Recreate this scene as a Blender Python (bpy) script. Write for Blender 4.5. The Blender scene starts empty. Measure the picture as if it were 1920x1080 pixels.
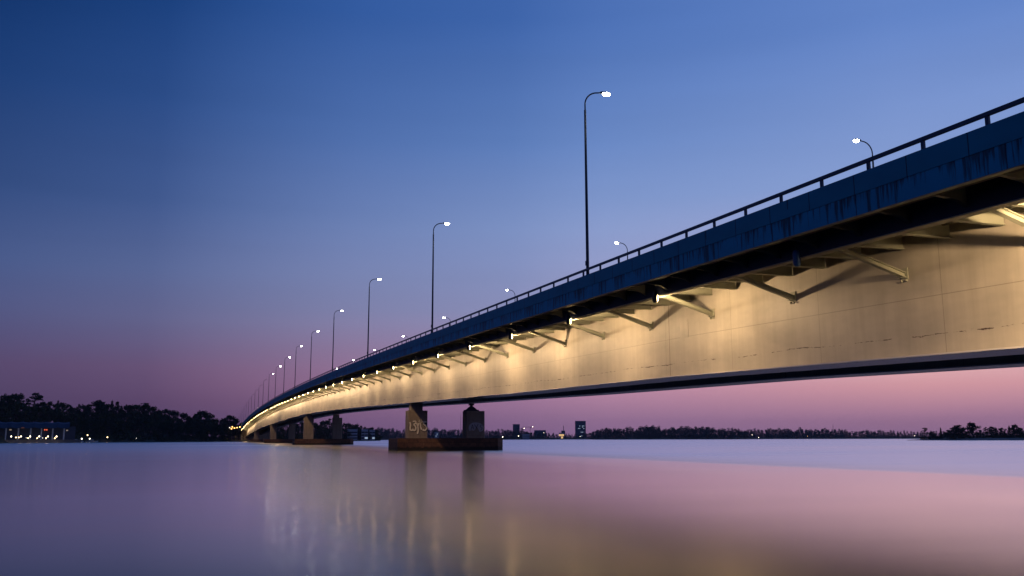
import bpy, bmesh, math, random
import numpy as np
from mathutils import Vector, Matrix
R = math.radians
sc = bpy.context.scene
C = sc.collection
random.seed(7)

# ------------------------------------------------------------------ frame
TH = R(18.17)        # the camera looks this far to the right of the bridge's axis (+Y)
EYE = 1.8
FPX = 1700.0
def place(px, d, z=0.0):
    """a point on the shore: bearing (counted in photo columns from the view axis) and distance in metres"""
    a = math.atan((px-960)/1723.0)+TH
    return Vector((d*math.sin(a), d*math.cos(a), z))
def zpx(y, px, d):
    return EYE+(823+0.0023*(960-px)-y)/1723.0*d/math.sqrt(1+((px-960)/1723.0)**2)

# ------------------------------------------------------------------ object helpers
def link(o, parent=None):
    C.objects.link(o)
    if parent is not None: o.parent = parent
    return o
def tag(o, label=None, cat=None, group=None, kind=None):
    if label: o['label'] = label
    if cat: o['category'] = cat
    if group: o['group'] = group
    if kind: o['kind'] = kind
    return o
def thing(name, label, cat, loc=(0,0,0), rz=0, group=None):
    o = bpy.data.objects.new(name, None); o.empty_display_size = .5
    o.location = loc; o.rotation_euler = (0,0,rz)
    link(o); return tag(o, label, cat, group)
class MB:
    def __init__(s): s.v=[]; s.f=[]; s.uv=[]
    def face(s, pts, uvs=None):
        b=len(s.v); s.v.extend([tuple(p) for p in pts]); s.f.append(tuple(range(b,b+len(pts))))
        s.uv.extend(uvs if uvs else [(0,0)]*len(pts))
    def box(s, c, d, rz=0, taper=1.0):
        cx,cy,cz=c; hx,hy,hz=d[0]/2,d[1]/2,d[2]/2
        co,si=math.cos(rz),math.sin(rz); P=[]
        for k in (-1,1):
            q = taper if k==1 else 1.0
            for x,y in ((-1,-1),(1,-1),(1,1),(-1,1)):
                X,Y=x*hx*q,y*hy*q
                P.append((cx+X*co-Y*si, cy+X*si+Y*co, cz+k*hz))
        b=len(s.v); s.v+=P
        for f in ((3,2,1,0),(4,5,6,7),(0,1,5,4),(1,2,6,5),(2,3,7,6),(3,0,4,7)):
            s.f.append(tuple(b+i for i in f))
            s.uv += [((P[i][0]+P[i][1]),P[i][2]) for i in f]
        return s
    def bar(s, a, b_, w, h=None, up=Vector((0,0,1))):
        a=Vector(a); b_=Vector(b_); h=h or w
        d=(b_-a).normalized(); x=d.cross(up)
        if x.length<1e-4: x=d.cross(Vector((0,1,0)))
        x.normalize(); y=x.cross(d)
        P=[p+x*sx*w/2+y*sy*h/2 for p in (a,b_) for sx,sy in ((-1,-1),(1,-1),(1,1),(-1,1))]
        i0=len(s.v); s.v+=[tuple(p) for p in P]
        for f in ((3,2,1,0),(4,5,6,7),(0,1,5,4),(1,2,6,5),(2,3,7,6),(3,0,4,7)):
            s.f.append(tuple(i0+i for i in f)); s.uv+=[(0,0)]*4
        return s
    def tube(s, pts, rad, n=8):
        pts=[Vector(p) for p in pts]; rad=rad if isinstance(rad,(list,tuple)) else [rad]*len(pts)
        i0=len(s.v); px=None
        for i,p in enumerate(pts):
            d=(pts[min(i+1,len(pts)-1)]-pts[max(i-1,0)]).normalized()
            x=d.cross(Vector((0,1,0.01))) if px is None else px-d*px.dot(d)
            if x.length<1e-5: x=d.cross(Vector((1,0,0)))
            x.normalize(); px=x; y=d.cross(x)
            for k in range(n):
                a=2*math.pi*k/n; s.v.append(tuple(p+(x*math.cos(a)+y*math.sin(a))*rad[i]))
        for i in range(len(pts)-1):
            for k in range(n):
                a=i0+i*n+k; b=i0+i*n+(k+1)%n
                s.f.append((a,b,b+n,a+n)); s.uv+=[(0,0)]*4
        s.f.append(tuple(i0+k for k in range(n))[::-1]); s.uv+=[(0,0)]*n
        e=i0+(len(pts)-1)*n
        s.f.append(tuple(e+k for k in range(n))); s.uv+=[(0,0)]*n
        return s
    def ball(s, c, r, nu=10, nv=6):
        i0=len(s.v); rx,ry,rz=r if isinstance(r,(tuple,list)) else (r,r,r)
        for j in range(nv+1):
            t=math.pi*j/nv
            for i in range(nu):
                a=2*math.pi*i/nu
                s.v.append((c[0]+rx*math.sin(t)*math.cos(a),c[1]+ry*math.sin(t)*math.sin(a),c[2]+rz*math.cos(t)))
        for j in range(nv):
            for i in range(nu):
                a=i0+j*nu+i; b=i0+j*nu+(i+1)%nu
                s.f.append((a,a+nu,b+nu,b)); s.uv+=[(0,0)]*4
        return s
    def build(s, name, mat, parent=None, smooth=False, loc=None):
        me=bpy.data.meshes.new(name); me.from_pydata(s.v,[],s.f)
        u=me.uv_layers.new(name='UVMap')
        arr=np.array(s.uv,dtype=np.float32).ravel()
        if len(arr)==len(me.loops)*2: u.data.foreach_set('uv',arr)
        me.materials.append(mat)
        if smooth: me.polygons.foreach_set('use_smooth',[True]*len(me.polygons))
        me.update()
        o=bpy.data.objects.new(name,me); link(o,parent)
        if loc is not None: o.location=loc
        return o

# ------------------------------------------------------------------ materials
class NT:
    def __init__(s,name):
        s.m=bpy.data.materials.new(name); s.m.use_nodes=True; s.t=s.m.node_tree
        s.b=s.t.nodes['Principled BSDF']
    def n(s,typ,**kw):
        x=s.t.nodes.new(typ)
        for k,v in kw.items(): setattr(x,k,v)
        return x
    def l(s,a,b): s.t.links.new(a,b)
    def val(s,node,idx,v):
        if hasattr(v,'is_output') : s.l(v,node.inputs[idx])
        else: node.inputs[idx].default_value=v
    def math(s,op,a,b=None,c=None,clamp=False):
        x=s.n('ShaderNodeMath',operation=op); x.use_clamp=clamp; s.val(x,0,a)
        if b is not None: s.val(x,1,b)
        if c is not None: s.val(x,2,c)
        return x.outputs[0]
    def mix(s,f,a,b):
        x=s.n('ShaderNodeMix',data_type='RGBA')
        s.val(x,0,f); s.val(x,6,a); s.val(x,7,b); return x.outputs[2]
    def noise(s,vec,scale,detail=3,rough=.55):
        x=s.n('ShaderNodeTexNoise'); s.l(vec,x.inputs['Vector'])
        x.inputs['Scale'].default_value=scale; x.inputs['Detail'].default_value=detail; x.inputs['Roughness'].default_value=rough
        return x.outputs['Fac']
    def mapping(s,vec,scale=(1,1,1),loc=(0,0,0),rot=(0,0,0)):
        x=s.n('ShaderNodeMapping'); s.l(vec,x.inputs[0]); x.inputs['Scale'].default_value=scale; x.inputs['Location'].default_value=loc; x.inputs['Rotation'].default_value=rot
        return x.outputs[0]
    def ramp(s,f,stops):
        x=s.n('ShaderNodeValToRGB'); s.l(f,x.inputs[0]); e=x.color_ramp.elements
        while len(e)<len(stops): e.new(.5)
        for k,(p,c) in enumerate(stops):
            e[k].position=p; e[k].color=(c[0],c[1],c[2],1) if isinstance(c,(tuple,list)) else (c,c,c,1)
        return x.outputs[0]
    def coord(s,k='Object'): return s.n('ShaderNodeTexCoord').outputs[k]
    def uv(s): return s.n('ShaderNodeUVMap',uv_map='UVMap').outputs[0]
def rgb(r,g,b): return (r,g,b,1)
def s2l(c):
    return tuple(((v/255)/12.92 if v/255<=.04045 else ((v/255+.055)/1.055)**2.4) for v in c)
def simple(name,col,rough=.6,metal=0,var=.25,scale=.6):
    M=NT(name); v=M.coord('Object')
    f=M.noise(v,scale,4)
    M.l(M.mix(f,rgb(*[c*(1-var) for c in col]),rgb(*[min(1,c*(1+var)) for c in col])),M.b.inputs['Base Color'])
    M.b.inputs['Roughness'].default_value=rough; M.b.inputs['Metallic'].default_value=metal
    return M.m
def emit(name,col,strength):
    M=NT(name); M.b.inputs['Base Color'].default_value=rgb(*[c*.5 for c in col])
    M.b.inputs['Emission Color'].default_value=rgb(*col); M.b.inputs['Emission Strength'].default_value=strength
    return M.m

# blue painted cladding with rust runs below the panel line (uv: metres along, metres below the top)
def blue_mat(name,base,rust,joint):
    M=NT(name); uv=M.uv()
    sx=M.n('ShaderNodeSeparateXYZ'); M.l(uv,sx.inputs[0]); u,v=sx.outputs[0],sx.outputs[1]
    big=M.noise(M.mapping(uv,(.35,.9,1)),1.0,4)
    col=M.mix(big,rgb(*[c*.72 for c in base]),rgb(*[c*1.25 for c in base]))
    streak=M.noise(M.mapping(uv,(3.2,.22,1)),1.0,3,.7)
    patch=M.noise(M.mapping(uv,(.45,.08,1),(4,2,0)),1.0,2)
    # runs start at the top edge and thin out as they fall
    fall=M.math('SUBTRACT',1.0,M.math('MULTIPLY',v,.75),clamp=True)
    s=M.math('MULTIPLY',M.math('ADD',streak,M.math('MULTIPLY',patch,.55)),M.math('ADD',M.math('MULTIPLY',fall,.22),.86))
    s=M.ramp(s,[(rust,0.0),(rust+.09,1.0)])
    fine=M.noise(M.mapping(uv,(9,1.2,1)),1.0,2)
    col=M.mix(M.math('MULTIPLY',s,M.math('ADD',M.math('MULTIPLY',fine,.6),.45),clamp=True),col,rgb(.022,.012,.009))
    fr=M.math('FRACT',M.math('DIVIDE',u,joint))
    j=M.math('LESS_THAN',fr,.055/joint)
    col=M.mix(M.math('MULTIPLY',j,.8),col,rgb(.004,.006,.01))
    M.l(col,M.b.inputs['Base Color'])
    M.b.inputs['Roughness'].default_value=.62
    return M.m
m_panel=blue_mat('blue_panel_paint',(.010,.33,.44),.99,2.96)
m_fascia=blue_mat('blue_fascia_paint',(.010,.40,.58),.785,7.4)
m_beam=simple('dark_blue_steel',(.012,.02,.05),.55,0,.3,.4)
m_brk=simple('bracket_steel',(.12,.12,.11),.6,0,.25,.5)
m_rail=simple('rail_steel',(.03,.055,.11),.45,0,.3,.8)
m_steel=simple('olive_grey_steel',(.34,.355,.28),.6,0,.22,.5)
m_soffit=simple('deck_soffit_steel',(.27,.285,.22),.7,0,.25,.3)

# pale paint of the web plates: plate seams, peeling flecks, dirt runs (uv: metres along, metres above the flange)
M=NT('pale_girder_paint'); uv=M.uv()
sx=M.n('ShaderNodeSeparateXYZ'); M.l(uv,sx.inputs[0]); u,v=sx.outputs[0],sx.outputs[1]
a=M.ramp(M.noise(M.mapping(uv,(.13,.30,1)),1.0,4,.6),[(.33,0.0),(.67,1.0)])
col=M.mix(a,rgb(.37,.35,.315),rgb(.60,.555,.475))
run=M.noise(M.mapping(uv,(1.3,.10,1)),1.0,4,.65)
col=M.mix(M.math('MULTIPLY',M.ramp(run,[(.40,0.0),(.70,1.0)]),.28),col,rgb(.24,.21,.165))
low=M.math('SUBTRACT',1.0,M.math('MULTIPLY',v,.8),clamp=True)
# seams
def seam(M,x,step,off,w):
    fr=M.math('FRACT',M.math('DIVIDE',M.math('ADD',x,off),step))
    return M.math('LESS_THAN',fr,w/step)
s1=seam(M,u,8.9,3.0,.035)
s2=M.math('COMPARE',v,2.75,.02)
s3=seam(M,u,35.6,12.5,.09)
sm=M.math('MAXIMUM',M.math('MULTIPLY',s1,.5),M.math('MULTIPLY',s2,.45)); sm=M.math('MAXIMUM',sm,M.math('MULTIPLY',s3,.75))
col=M.mix(sm,col,rgb(.13,.10,.07))
# flaking paint along a line a little above the flange
wob=M.noise(M.mapping(uv,(.13,.0,1)),1.0,2)
band=M.math('ABSOLUTE',M.math('SUBTRACT',v,M.math('ADD',M.math('MULTIPLY',wob,.5),.72)))
fl=M.noise(M.mapping(uv,(1.7,7.0,1)),1.0,5,.75)
gate=M.noise(M.mapping(uv,(.22,.05,1),(7,1,0)),1.0,2)
k=M.math('SUBTRACT',M.math('ADD',fl,M.math('MULTIPLY',gate,.45)),M.math('MULTIPLY',band,2.6))
col=M.mix(M.ramp(k,[(.715,0.0),(.75,1.0)]),col,rgb(.045,.022,.014))
M.l(col,M.b.inputs['Base Color']); M.b.inputs['Roughness'].default_value=.5
bp=M.n('ShaderNodeBump'); bp.inputs['Strength'].default_value=.35; bp.inputs['Distance'].default_value=.03
M.l(M.noise(M.mapping(uv,(.7,.18,1)),1.0,3),bp.inputs['Height']); M.l(bp.outputs[0],M.b.inputs['Normal'])
m_web=M.m

# flange plates with bolt rows
M=NT('flange_plate_paint'); uv=M.uv()
sx=M.n('ShaderNodeSeparateXYZ'); M.l(uv,sx.inputs[0]); u,v=sx.outputs[0],sx.outputs[1]
def dots(M,u,v,row,step,r):
    du=M.math('MULTIPLY',M.math('SUBTRACT',M.math('FRACT',M.math('DIVIDE',u,step)),.5),step)
    dv=M.math('SUBTRACT',v,row)
    d=M.math('ADD',M.math('MULTIPLY',du,du),M.math('MULTIPLY',dv,dv))
    return M.math('LESS_THAN',d,r*r)
dd=dots(M,u,v,.62,.62,.06)
for row in (1.9,): dd=M.math('MAXIMUM',dd,dots(M,u,v,row,.62,.06))
ln=M.math('COMPARE',v,.5,.05)
a=M.noise(M.mapping(uv,(.4,.8,1)),1.0,4)
col=M.mix(a,rgb(.62,.62,.62),rgb(.78,.77,.77))
col=M.mix(M.math('MAXIMUM',M.math('MULTIPLY',dd,.9),M.math('MULTIPLY',ln,.8)),col,rgb(.03,.03,.03))
M.l(col,M.b.inputs['Base Color']); M.b.inputs['Roughness'].default_value=.33; M.b.inputs['IOR'].default_value=1.9
m_flange=M.m

# concrete of the piers: rain streaks and blotches
M=NT('pier_concrete'); o=M.coord('Object')
a=M.noise(o,.6,6,.6); b=M.noise(M.mapping(o,(2.2,2.2,.25)),1.0,4,.6); c=M.noise(o,6,3)
col=M.mix(a,rgb(.20,.155,.12),rgb(.36,.29,.225))
col=M.mix(M.ramp(b,[(.45,0.0),(.7,.6)]),col,rgb(.12,.09,.07))
col=M.mix(M.math('MULTIPLY',c,.25),col,rgb(.42,.38,.33))
sz=M.n('ShaderNodeSeparateXYZ'); M.l(o,sz.inputs[0])
col=M.mix(M.math('MULTIPLY',M.math('LESS_THAN',M.math('FRACT',M.math('DIVIDE',sz.outputs[2],1.2)),.03),.5),col,rgb(.08,.06,.05))
M.l(col,M.b.inputs['Base Color']); M.b.inputs['Roughness'].default_value=.85
bp=M.n('ShaderNodeBump'); bp.inputs['Strength'].default_value=.5; bp.inputs['Distance'].default_value=.05
M.l(M.noise(o,3,6),bp.inputs['Height']); M.l(bp.outputs[0],M.b.inputs['Normal'])
m_conc=M.m
# red-brown granite blocks of the footings, dark and wet towards the waterline
M=NT('footing_granite'); o=M.coord('Object')
br=M.n('ShaderNodeTexBrick'); M.l(M.mapping(o,(1,1,1),rot=(R(90),0,0)),br.inputs[0])
br.inputs['Scale'].default_value=1.0; br.inputs['Brick Width'].default_value=1.5; br.inputs['Row Height'].default_value=.62
br.inputs['Mortar Size'].default_value=.025; br.inputs['Color1'].default_value=rgb(.14,.062,.036); br.inputs['Color2'].default_value=rgb(.22,.10,.055); br.inputs['Mortar'].default_value=rgb(.035,.025,.02)
a=M.noise(o,1.6,6,.65)
col=M.mix(M.ramp(a,[(.35,0.0),(.7,.85)]),br.outputs[0],rgb(.05,.028,.02))
sz=M.n('ShaderNodeSeparateXYZ'); M.l(o,sz.inputs[0])
tide=M.math('LESS_THAN',M.math('ADD',sz.outputs[2],M.math('MULTIPLY',a,-.5)),.28)
col=M.mix(M.math('MULTIPLY',tide,.85),col,rgb(.012,.014,.010))
M.l(col,M.b.inputs['Base Color']); M.b.inputs['Roughness'].default_value=.8
m_gran=M.m
m_paint=simple('chalky_graffiti_paint',(.85,.78,.66),.8,0,.15,2)
m_paint2=simple('grey_graffiti_paint',(.55,.53,.56),.8,0,.15,2)
m_paintd=simple('dark_graffiti_paint',(.03,.02,.02),.8,0,.15,2)
m_pole=simple('lamp_pole_steel',(.035,.045,.07),.45,.3,.2,1)
m_flood=simple('floodlight_housing',(.03,.035,.05),.5,0,.2,3)
m_floodblue=simple('blue_floodlight_housing',(.02,.10,.30),.5,0,.2,3)
m_head=emit('street_lamp_glow',(1,.97,.88),45)
m_headdim=emit('weak_street_lamp_glow',(1,.95,.85),3)
m_headoff=simple('unlit_lamp_glass',(.10,.11,.14),.3)
m_bulb=emit('floodlight_glow',(1,.66,.30),60)
m_asph=simple('asphalt',(.05,.05,.052),.85,0,.2,.5)

# ------------------------------------------------------------------ bridge profile
_D=[(-60,10.3),(0,11.68),(21.4,12.2),(57.4,13.08),(104,14.25),(151,15.35),(196,16.3),(244,17.12),(292,17.75),(337,18.18),(385,18.5),(434,18.7),(483,18.76),(532,18.7),(579,18.47),(627,18.0),(679,17.3),(724,16.5),(800,14.7),(868,12.8),(960,10.4),(1060,9.2)]
_t=np.array([a for a,_ in _D]); _z=np.array([b for _,b in _D])
_poly=np.polynomial.Polynomial.fit(_t,_z,8)
_tt=np.linspace(-60,1060,2241); _zz=_poly(_tt)
def D(t): return float(np.interp(t,_tt,_zz))
_dep=[(-60,6.97),(56,6.97),(92,7.33),(150,7.6),(310,7.65),(385,8.15),(450,8.6),(540,8.95),(700,9.3),(790,8.7),(872,7.75),(1060,7.7)]
def B(t): return D(t)-float(np.interp(t,[a for a,_ in _dep],[b for _,b in _dep]))
T0,T1=-48.0,885.0
def samples(t0,t1):
    r=[]; t=t0
    while t<t1: r.append(t); t+= 2.5 if t<120 else (5 if t<400 else 10)
    r.append(t1); return r
def sweep(mb,prof,t0=T0,t1=T1,closed=True,zf=None):
    """prof: list of (x, zfun or offset below D) ; sweeps the closed outline along the bridge"""
    ts=samples(t0,t1); n=len(prof); i0=len(mb.v)
    def z(p,t): return p(t) if callable(p) else D(t)+p
    for t in ts:
        for x,p in prof: mb.v.append((x,t,z(p,t)))
    for i in range(len(ts)-1):
        cum=0.0
        for k in range(n if closed else n-1):
            k2=(k+1)%n
            a=i0+i*n+k; b=i0+i*n+k2
            mb.f.append((a,b,b+n,a+n))
            dz0=math.hypot(prof[k][0]-prof[k2][0], z(prof[k][1],ts[i])-z(prof[k2][1],ts[i]))
            dz1=math.hypot(prof[k][0]-prof[k2][0], z(prof[k][1],ts[i+1])-z(prof[k2][1],ts[i+1]))
            # v restarts at each face of the outline so that 0 is its first edge
            mb.uv += [(ts[i],0),(ts[i],dz0),(ts[i+1],dz1),(ts[i+1],0)]
    if closed:
        mb.f.append(tuple(i0+k for k in range(n))); mb.uv+=[(0,0)]*n
        e=i0+(len(ts)-1)*n
        mb.f.append(tuple(e+k for k in range(n))[::-1]); mb.uv+=[(0,0)]*n
    return mb
def rect(x0,x1,zt,zb): return [(x0,zt),(x0,zb),(x1,zb),(x1,zt)]
LW=31.3; LF=41.0; LBM=26.4; XN=24.4; XF=51.3
bridge=thing('road_bridge','long blue and cream steel road bridge arching low across the bay','bridge')
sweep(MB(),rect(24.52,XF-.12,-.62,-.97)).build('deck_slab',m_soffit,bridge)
sweep(MB(),rect(26.2,XF-2,-.60,-.61)).build('road_surface',m_asph,bridge)
sweep(MB(),rect(XN,XN+.06,0.0,-.83)).build('parapet_panel',m_panel,bridge)
sweep(MB(),rect(XN+.03,XN+.10,-.83,-1.70)).build('fascia_plate',m_fascia,bridge)
sweep(MB(),rect(XN+.01,XN+.28,-1.70,-1.735)).build('fascia_lip',m_steel,bridge)
sweep(MB(),rect(XF-.06,XF,0.0,-.83)).build('parapet_panel',m_panel,bridge)
sweep(MB(),rect(XF-.10,XF-.03,-.83,-1.70)).build('fascia_plate',m_fascia,bridge)
rails={}
for nm,x in (('near',XN+.10),('far',XF-.10)):
    sg=1 if nm=='near' else -1
    r=sweep(MB(),rect(x-.07,x+.07,.48,.34)).build('handrail',m_rail,bridge)
    rest=MB(); k=0; t=-46.72
    # posts sit just beside the panel joints
    ts=[]
    t=22.9
    while t>T0+3: t-=2.96
    while t<T1-2: ts.append(t); t+=2.96
    vis=[q for q in ts if q>18][:100]
    proto=None
    for q in ts:
        if nm=='near' and q in vis:
            if proto is None:
                proto=MB().box((0,0,.17),(.09,.15,.36)).build('post',m_rail,r)
                proto.location=(x,q,D(q)); continue
            o=proto.copy(); C.objects.link(o); o.parent=r; o.location=(x,q,D(q))
        else: rest.box((x,q,D(q)+.17),(.09,.15,.36))
    ro=rest.build('post',m_rail,r); ro['kind']='stuff'
# edge beam (I-section) below the cantilever
sweep(MB(),rect(LBM-.02,LBM+.02,-.97,-2.28)).build('edge_beam',m_beam,bridge)
sweep(MB(),rect(LBM-.24,LBM+.24,-2.28,-2.33)).build('beam_flange',m_steel,bridge)
# main girders
for x,w0,w1 in ((LW,1.05,2.05),(LF,2.1,.4)):
    out = x
    # the outline starts at the flange so that v = metres above it on the outer face
    sweep(MB(),[(out,lambda t:B(t)),(out,-.97),(out+.05,-.97),(out+.05,lambda t:B(t))]).build('girder_web',m_web,bridge)
    sweep(MB(),[(x-w0,lambda t:B(t)-.07),(x+w1,lambda t:B(t)-.07),(x+w1,lambda t:B(t)-.002),(x-w0,lambda t:B(t)-.002)]).build('girder_flange',m_flange,bridge)
# closed ribs under the deck plate
for i,x in enumerate([27.2+.62*k for k in range(7)]+[33.0,34.5,36,37.5,39,43,45.5,48]):
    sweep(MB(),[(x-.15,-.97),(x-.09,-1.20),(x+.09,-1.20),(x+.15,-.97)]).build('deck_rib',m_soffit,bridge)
# cross beams, brackets, struts, at their modules
def crossbeam(mb,t,z):
    mb.box(((LBM+LW)/2,t,z-1.36),(LW-LBM-.06,.03,.76))
    mb.box(((LBM+LW)/2,t,z-1.755),(LW-LBM-.1,.26,.03))
    return mb
def bracket(mb,t,z):
    x0,x1=XN+.12,LBM-.03
    for dx in (-.012,.012):
        P=[(x0,t+dx,z-.98),(x1,t+dx,z-.98),(x1,t+dx,z-2.0),(x1-.45,t+dx,z-1.78),(x0,t+dx,z-1.62)]
        mb.face(P if dx>0 else P[::-1])
    mb.bar((x0,t,z-1.63),(x1-.45,t,z-1.79),.20,.02); mb.bar((x1-.45,t,z-1.79),(x1,t,z-2.01),.20,.02)
    return mb
def strut(mb):
    a=Vector((27.0,0,-1.64)); b=Vector((LW-.02,0,-2.93))
    mb.bar(a,b,.27,.035); d=(b-a).normalized(); up=Vector((-d.z,0,d.x))
    mb.bar(a-up*.11,b-up*.11,.03,.20); mb.bar(a-up*.22,b-up*.22,.27,.035)
    mb.box((LW-.04,0,-2.96),(.05,.42,.55)); mb.box((LW-.16,0,-3.16),(.26,.5,.03))
    for y in (-.16,.16): mb.box((LW-.10,y,-3.30),(.12,.04,.10))
    return mb
TS0=34.8+8.87*.0
ts=[]; t=TS0
while t>T0+6: t-=2.957
while t<T1-2: ts.append(t); t+=2.957
vis=[q for q in ts if q>14][:100]
pc=pb=None; rc=MB(); rb=MB()
for q in ts:
    if q in vis:
        if pc is None:
            pc=crossbeam(MB(),0,0).build('cross_beam',m_steel,bridge); pb=bracket(MB(),0,0).build('bracket',m_brk,bridge)
            pc.location=(0,q,D(q)); pb.location=(0,q,D(q))
        else:
            for p in (pc,pb):
                o=p.copy(); C.objects.link(o); o.parent=bridge; o.location=(0,q,D(q))
    else:
        crossbeam(rc,q,D(q)); bracket(rb,q,D(q))
rc.build('cross_beam',m_steel,bridge)['kind']='stuff'; rb.build('bracket',m_brk,bridge)['kind']='stuff'
ps=None; t=TS0
while t>T0+6: t-=8.871
while t<T1-2:
    if ps is None: ps=strut(MB()).build('strut',m_steel,bridge); o=ps
    else: o=ps.copy(); C.objects.link(o); o.parent=bridge
    o.location=(0,t,D(t)); t+=8.871
# inspection hatch outline on the web
hz=B(57)+3.3
MB().box((LW-.008,56.5,hz),(.016,1.15,1.25)).build('hatch_cover',m_web,bridge)
# drain pipe stubs and a cable tray under the fascia
tr=MB(); sweep(tr,rect(25.2,25.45,-1.50,-1.56)); tr.build('cable_tray',m_beam,bridge)

# piers and footings
def pier(t,near,pyramid=False,h0=1.9):
    x0 = 30.2 if near else 39.9
    w=3.2; d=2.3
    top=D(t)-8.85; bt=B(t)-.07
    mb=MB(); bm_w=w; n=5
    cx=x0+w/2; cy=t+d/2
    # bevelled shaft, battered very slightly
    def ring(z,s):
        hx,hy=w/2*s,d/2*s; c=.12
        return [(cx-hx+c,cy-hy,z),(cx+hx-c,cy-hy,z),(cx+hx,cy-hy+c,z),(cx+hx,cy+hy-c,z),(cx+hx-c,cy+hy,z),(cx-hx+c,cy+hy,z),(cx-hx,cy+hy-c,z),(cx-hx,cy-hy+c,z)]
    rings=[ring(h0-.1,1.02),ring(top,1.0)]
    i0=0
    for r in rings: mb.v+=r
    for k in range(8):
        a=k; b=(k+1)%8; mb.f.append((a,b,b+8,a+8)); mb.uv+=[(0,0)]*4
    mb.f.append(tuple(range(8,16))); mb.uv+=[(0,0)]*8
    p=mb.build('pier',m_conc,bridge)
    nb=MB()
    ncx = cx-.15 if near else cx-.4
    if pyramid:
        nb.box((ncx,cy,top+.1),(2.2,1.6,.2)); nb.box((ncx,cy,top+.47),(1.75,1.3,.55),taper=.35)
        nb.box((ncx,cy,top+.83),(.42,.4,.22)); nb.box((ncx,cy,(top+.94+bt)/2),(.8,.7,max(.06,bt-top-.94)))
        nb.build('bearing',m_beam,p)
    else:
        nb.box((ncx,cy,(top+bt)/2),(2.0,1.5,bt-top)); nb.build('neck',m_conc,p)
    return p,top,cx
for i,t in enumerate((146.0,320.5,508.0,699.0)):
    f=MB(); x0,x1=28.2,46.1; t0,t1=t-1.6,t+6.2; c=1.2
    def outline(z,g=0): return [(x0+g,t0+g,z),(x1-c,t0+g,z),(x1-g,t0+c,z),(x1-g,t1-c,z),(x1-c,t1-g,z),(x0+g,t1-g,z)]
    if i: x0-=1.2; x1+=1.0
    a=outline(-1.5); b=outline(1.95); n=len(a); f.v+=a+b
    for k in range(n): f.f.append((k,(k+1)%n,n+(k+1)%n,n+k)); f.uv+=[(0,0)]*4
    f.f.append(tuple(range(n,2*n))); f.uv+=[(0,0)]*n
    f.build('footing',m_gran,bridge)
    pn,top,cx=pier(t,True); pf,topf,cxf=pier(t,False,pyramid=(i==0))
    if i==0:
        # graffiti lettering on the near pier and a pale throw-up on the far one
        def ribbon(mb,pts,w,y,z0,x0_):
            for (ax,az),(bx,bz) in zip(pts[:-1],pts[1:]):
                mb.bar((x0_+ax,y,z0+az),(x0_+bx,y,z0+bz),.03,w,up=Vector((0,1,0))) if False else mb.bar((x0_+ax,y,z0+az),(x0_+bx,y,z0+bz),w,.03,up=Vector((0,1,0)))
        letters=[[(.18,1.05),(.30,.75),(.22,.35),(.32,.12),(.62,.16)],
                 [(.62,1.12),(1.08,1.16),(1.10,.92),(.74,.80),(1.10,.55),(1.12,.22),(.82,.10),(.58,.30)],
                 [(1.22,.95),(1.42,.60),(1.60,.95)],[(1.42,.60),(1.50,.15),(1.38,-.25)],
                 [(1.60,1.05),(1.86,1.40),(2.02,1.10)],[(1.84,1.40),(1.84,.55),(2.02,.20)],[(1.66,1.02),(2.28,1.12)],
                 [(2.78,1.05),(2.42,1.12),(2.28,.86),(2.72,.62),(2.86,.36),(2.52,.12),(2.16,.22)]]
        g=MB()
        letters=[[(a*1.06,b*1.45) for a,b in L] for L in letters]
        for L in letters: ribbon(g,L,.25,t-.055,3.0,30.28)
        gd=MB()
        for L in letters: ribbon(gd,[(a+.05,b-.1) for a,b in L],.34,t-.032,3.0,30.28)
        gd.build('graffiti',m_paintd,pn); g.build('graffiti',m_paint,pn)
        g=MB()
        shape=[(.55,.2),(.35,.6),(.5,1.2),(1.0,1.55),(1.6,1.62),(2.3,1.5),(2.8,1.2),(2.95,.7),(2.8,.25),(2.3,.05),(2.0,.5),(1.75,1.0),(1.5,.5),(1.25,.25),(.9,.35)]
        g.v+= [(39.95+a,t-.05,2.9+b) for a,b in shape]; g.f.append(tuple(range(len(shape)))); g.uv+=[(0,0)]*len(shape)
        g.build('graffiti',m_paint2,pf)
        g=MB()
        for L in ([(.75,.35),(1.0,1.25),(1.25,.45)],[(.85,.72),(1.15,.72)],[(1.35,1.3),(1.7,.75),(2.0,1.35)],[(2.75,1.15),(2.4,1.2),(2.35,.9),(2.7,.65),(2.45,.35)]):
            ribbon(g,L,.06,t-.07,2.9,39.95)
        g.build('graffiti',m_paintd,pf)

# abutment and approach
MB().box((37.9,893,5.4),(26.6,14,11.5)).build('abutment',m_conc,bridge)
ap=MB()
sweep(ap,[(24.6,-.6),(51.0,-.6),(51.0,-3.2),(24.6,-3.2)],886,1055); ap.build('approach_road',m_conc,bridge)
sweep(MB(),rect(24.5,24.6,0.0,-1.2),886,1055).build('parapet_panel',m_panel,bridge)

# ------------------------------------------------------------------ ordinals for labels
ONES=['','first','second','third','fourth','fifth','sixth','seventh','eighth','ninth','tenth','eleventh','twelfth','thirteenth','fourteenth','fifteenth','sixteenth','seventeenth','eighteenth','nineteenth']
TENS={20:'twentieth',30:'thirtieth',40:'fortieth',50:'fiftieth',60:'sixtieth'}
TW={20:'twenty',30:'thirty',40:'forty',50:'fifty',60:'sixty'}
def ordi(n):
    if n<20: return ONES[n]
    return TENS[n] if n%10==0 else TW[n//10*10]+'-'+ONES[n%10]

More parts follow.
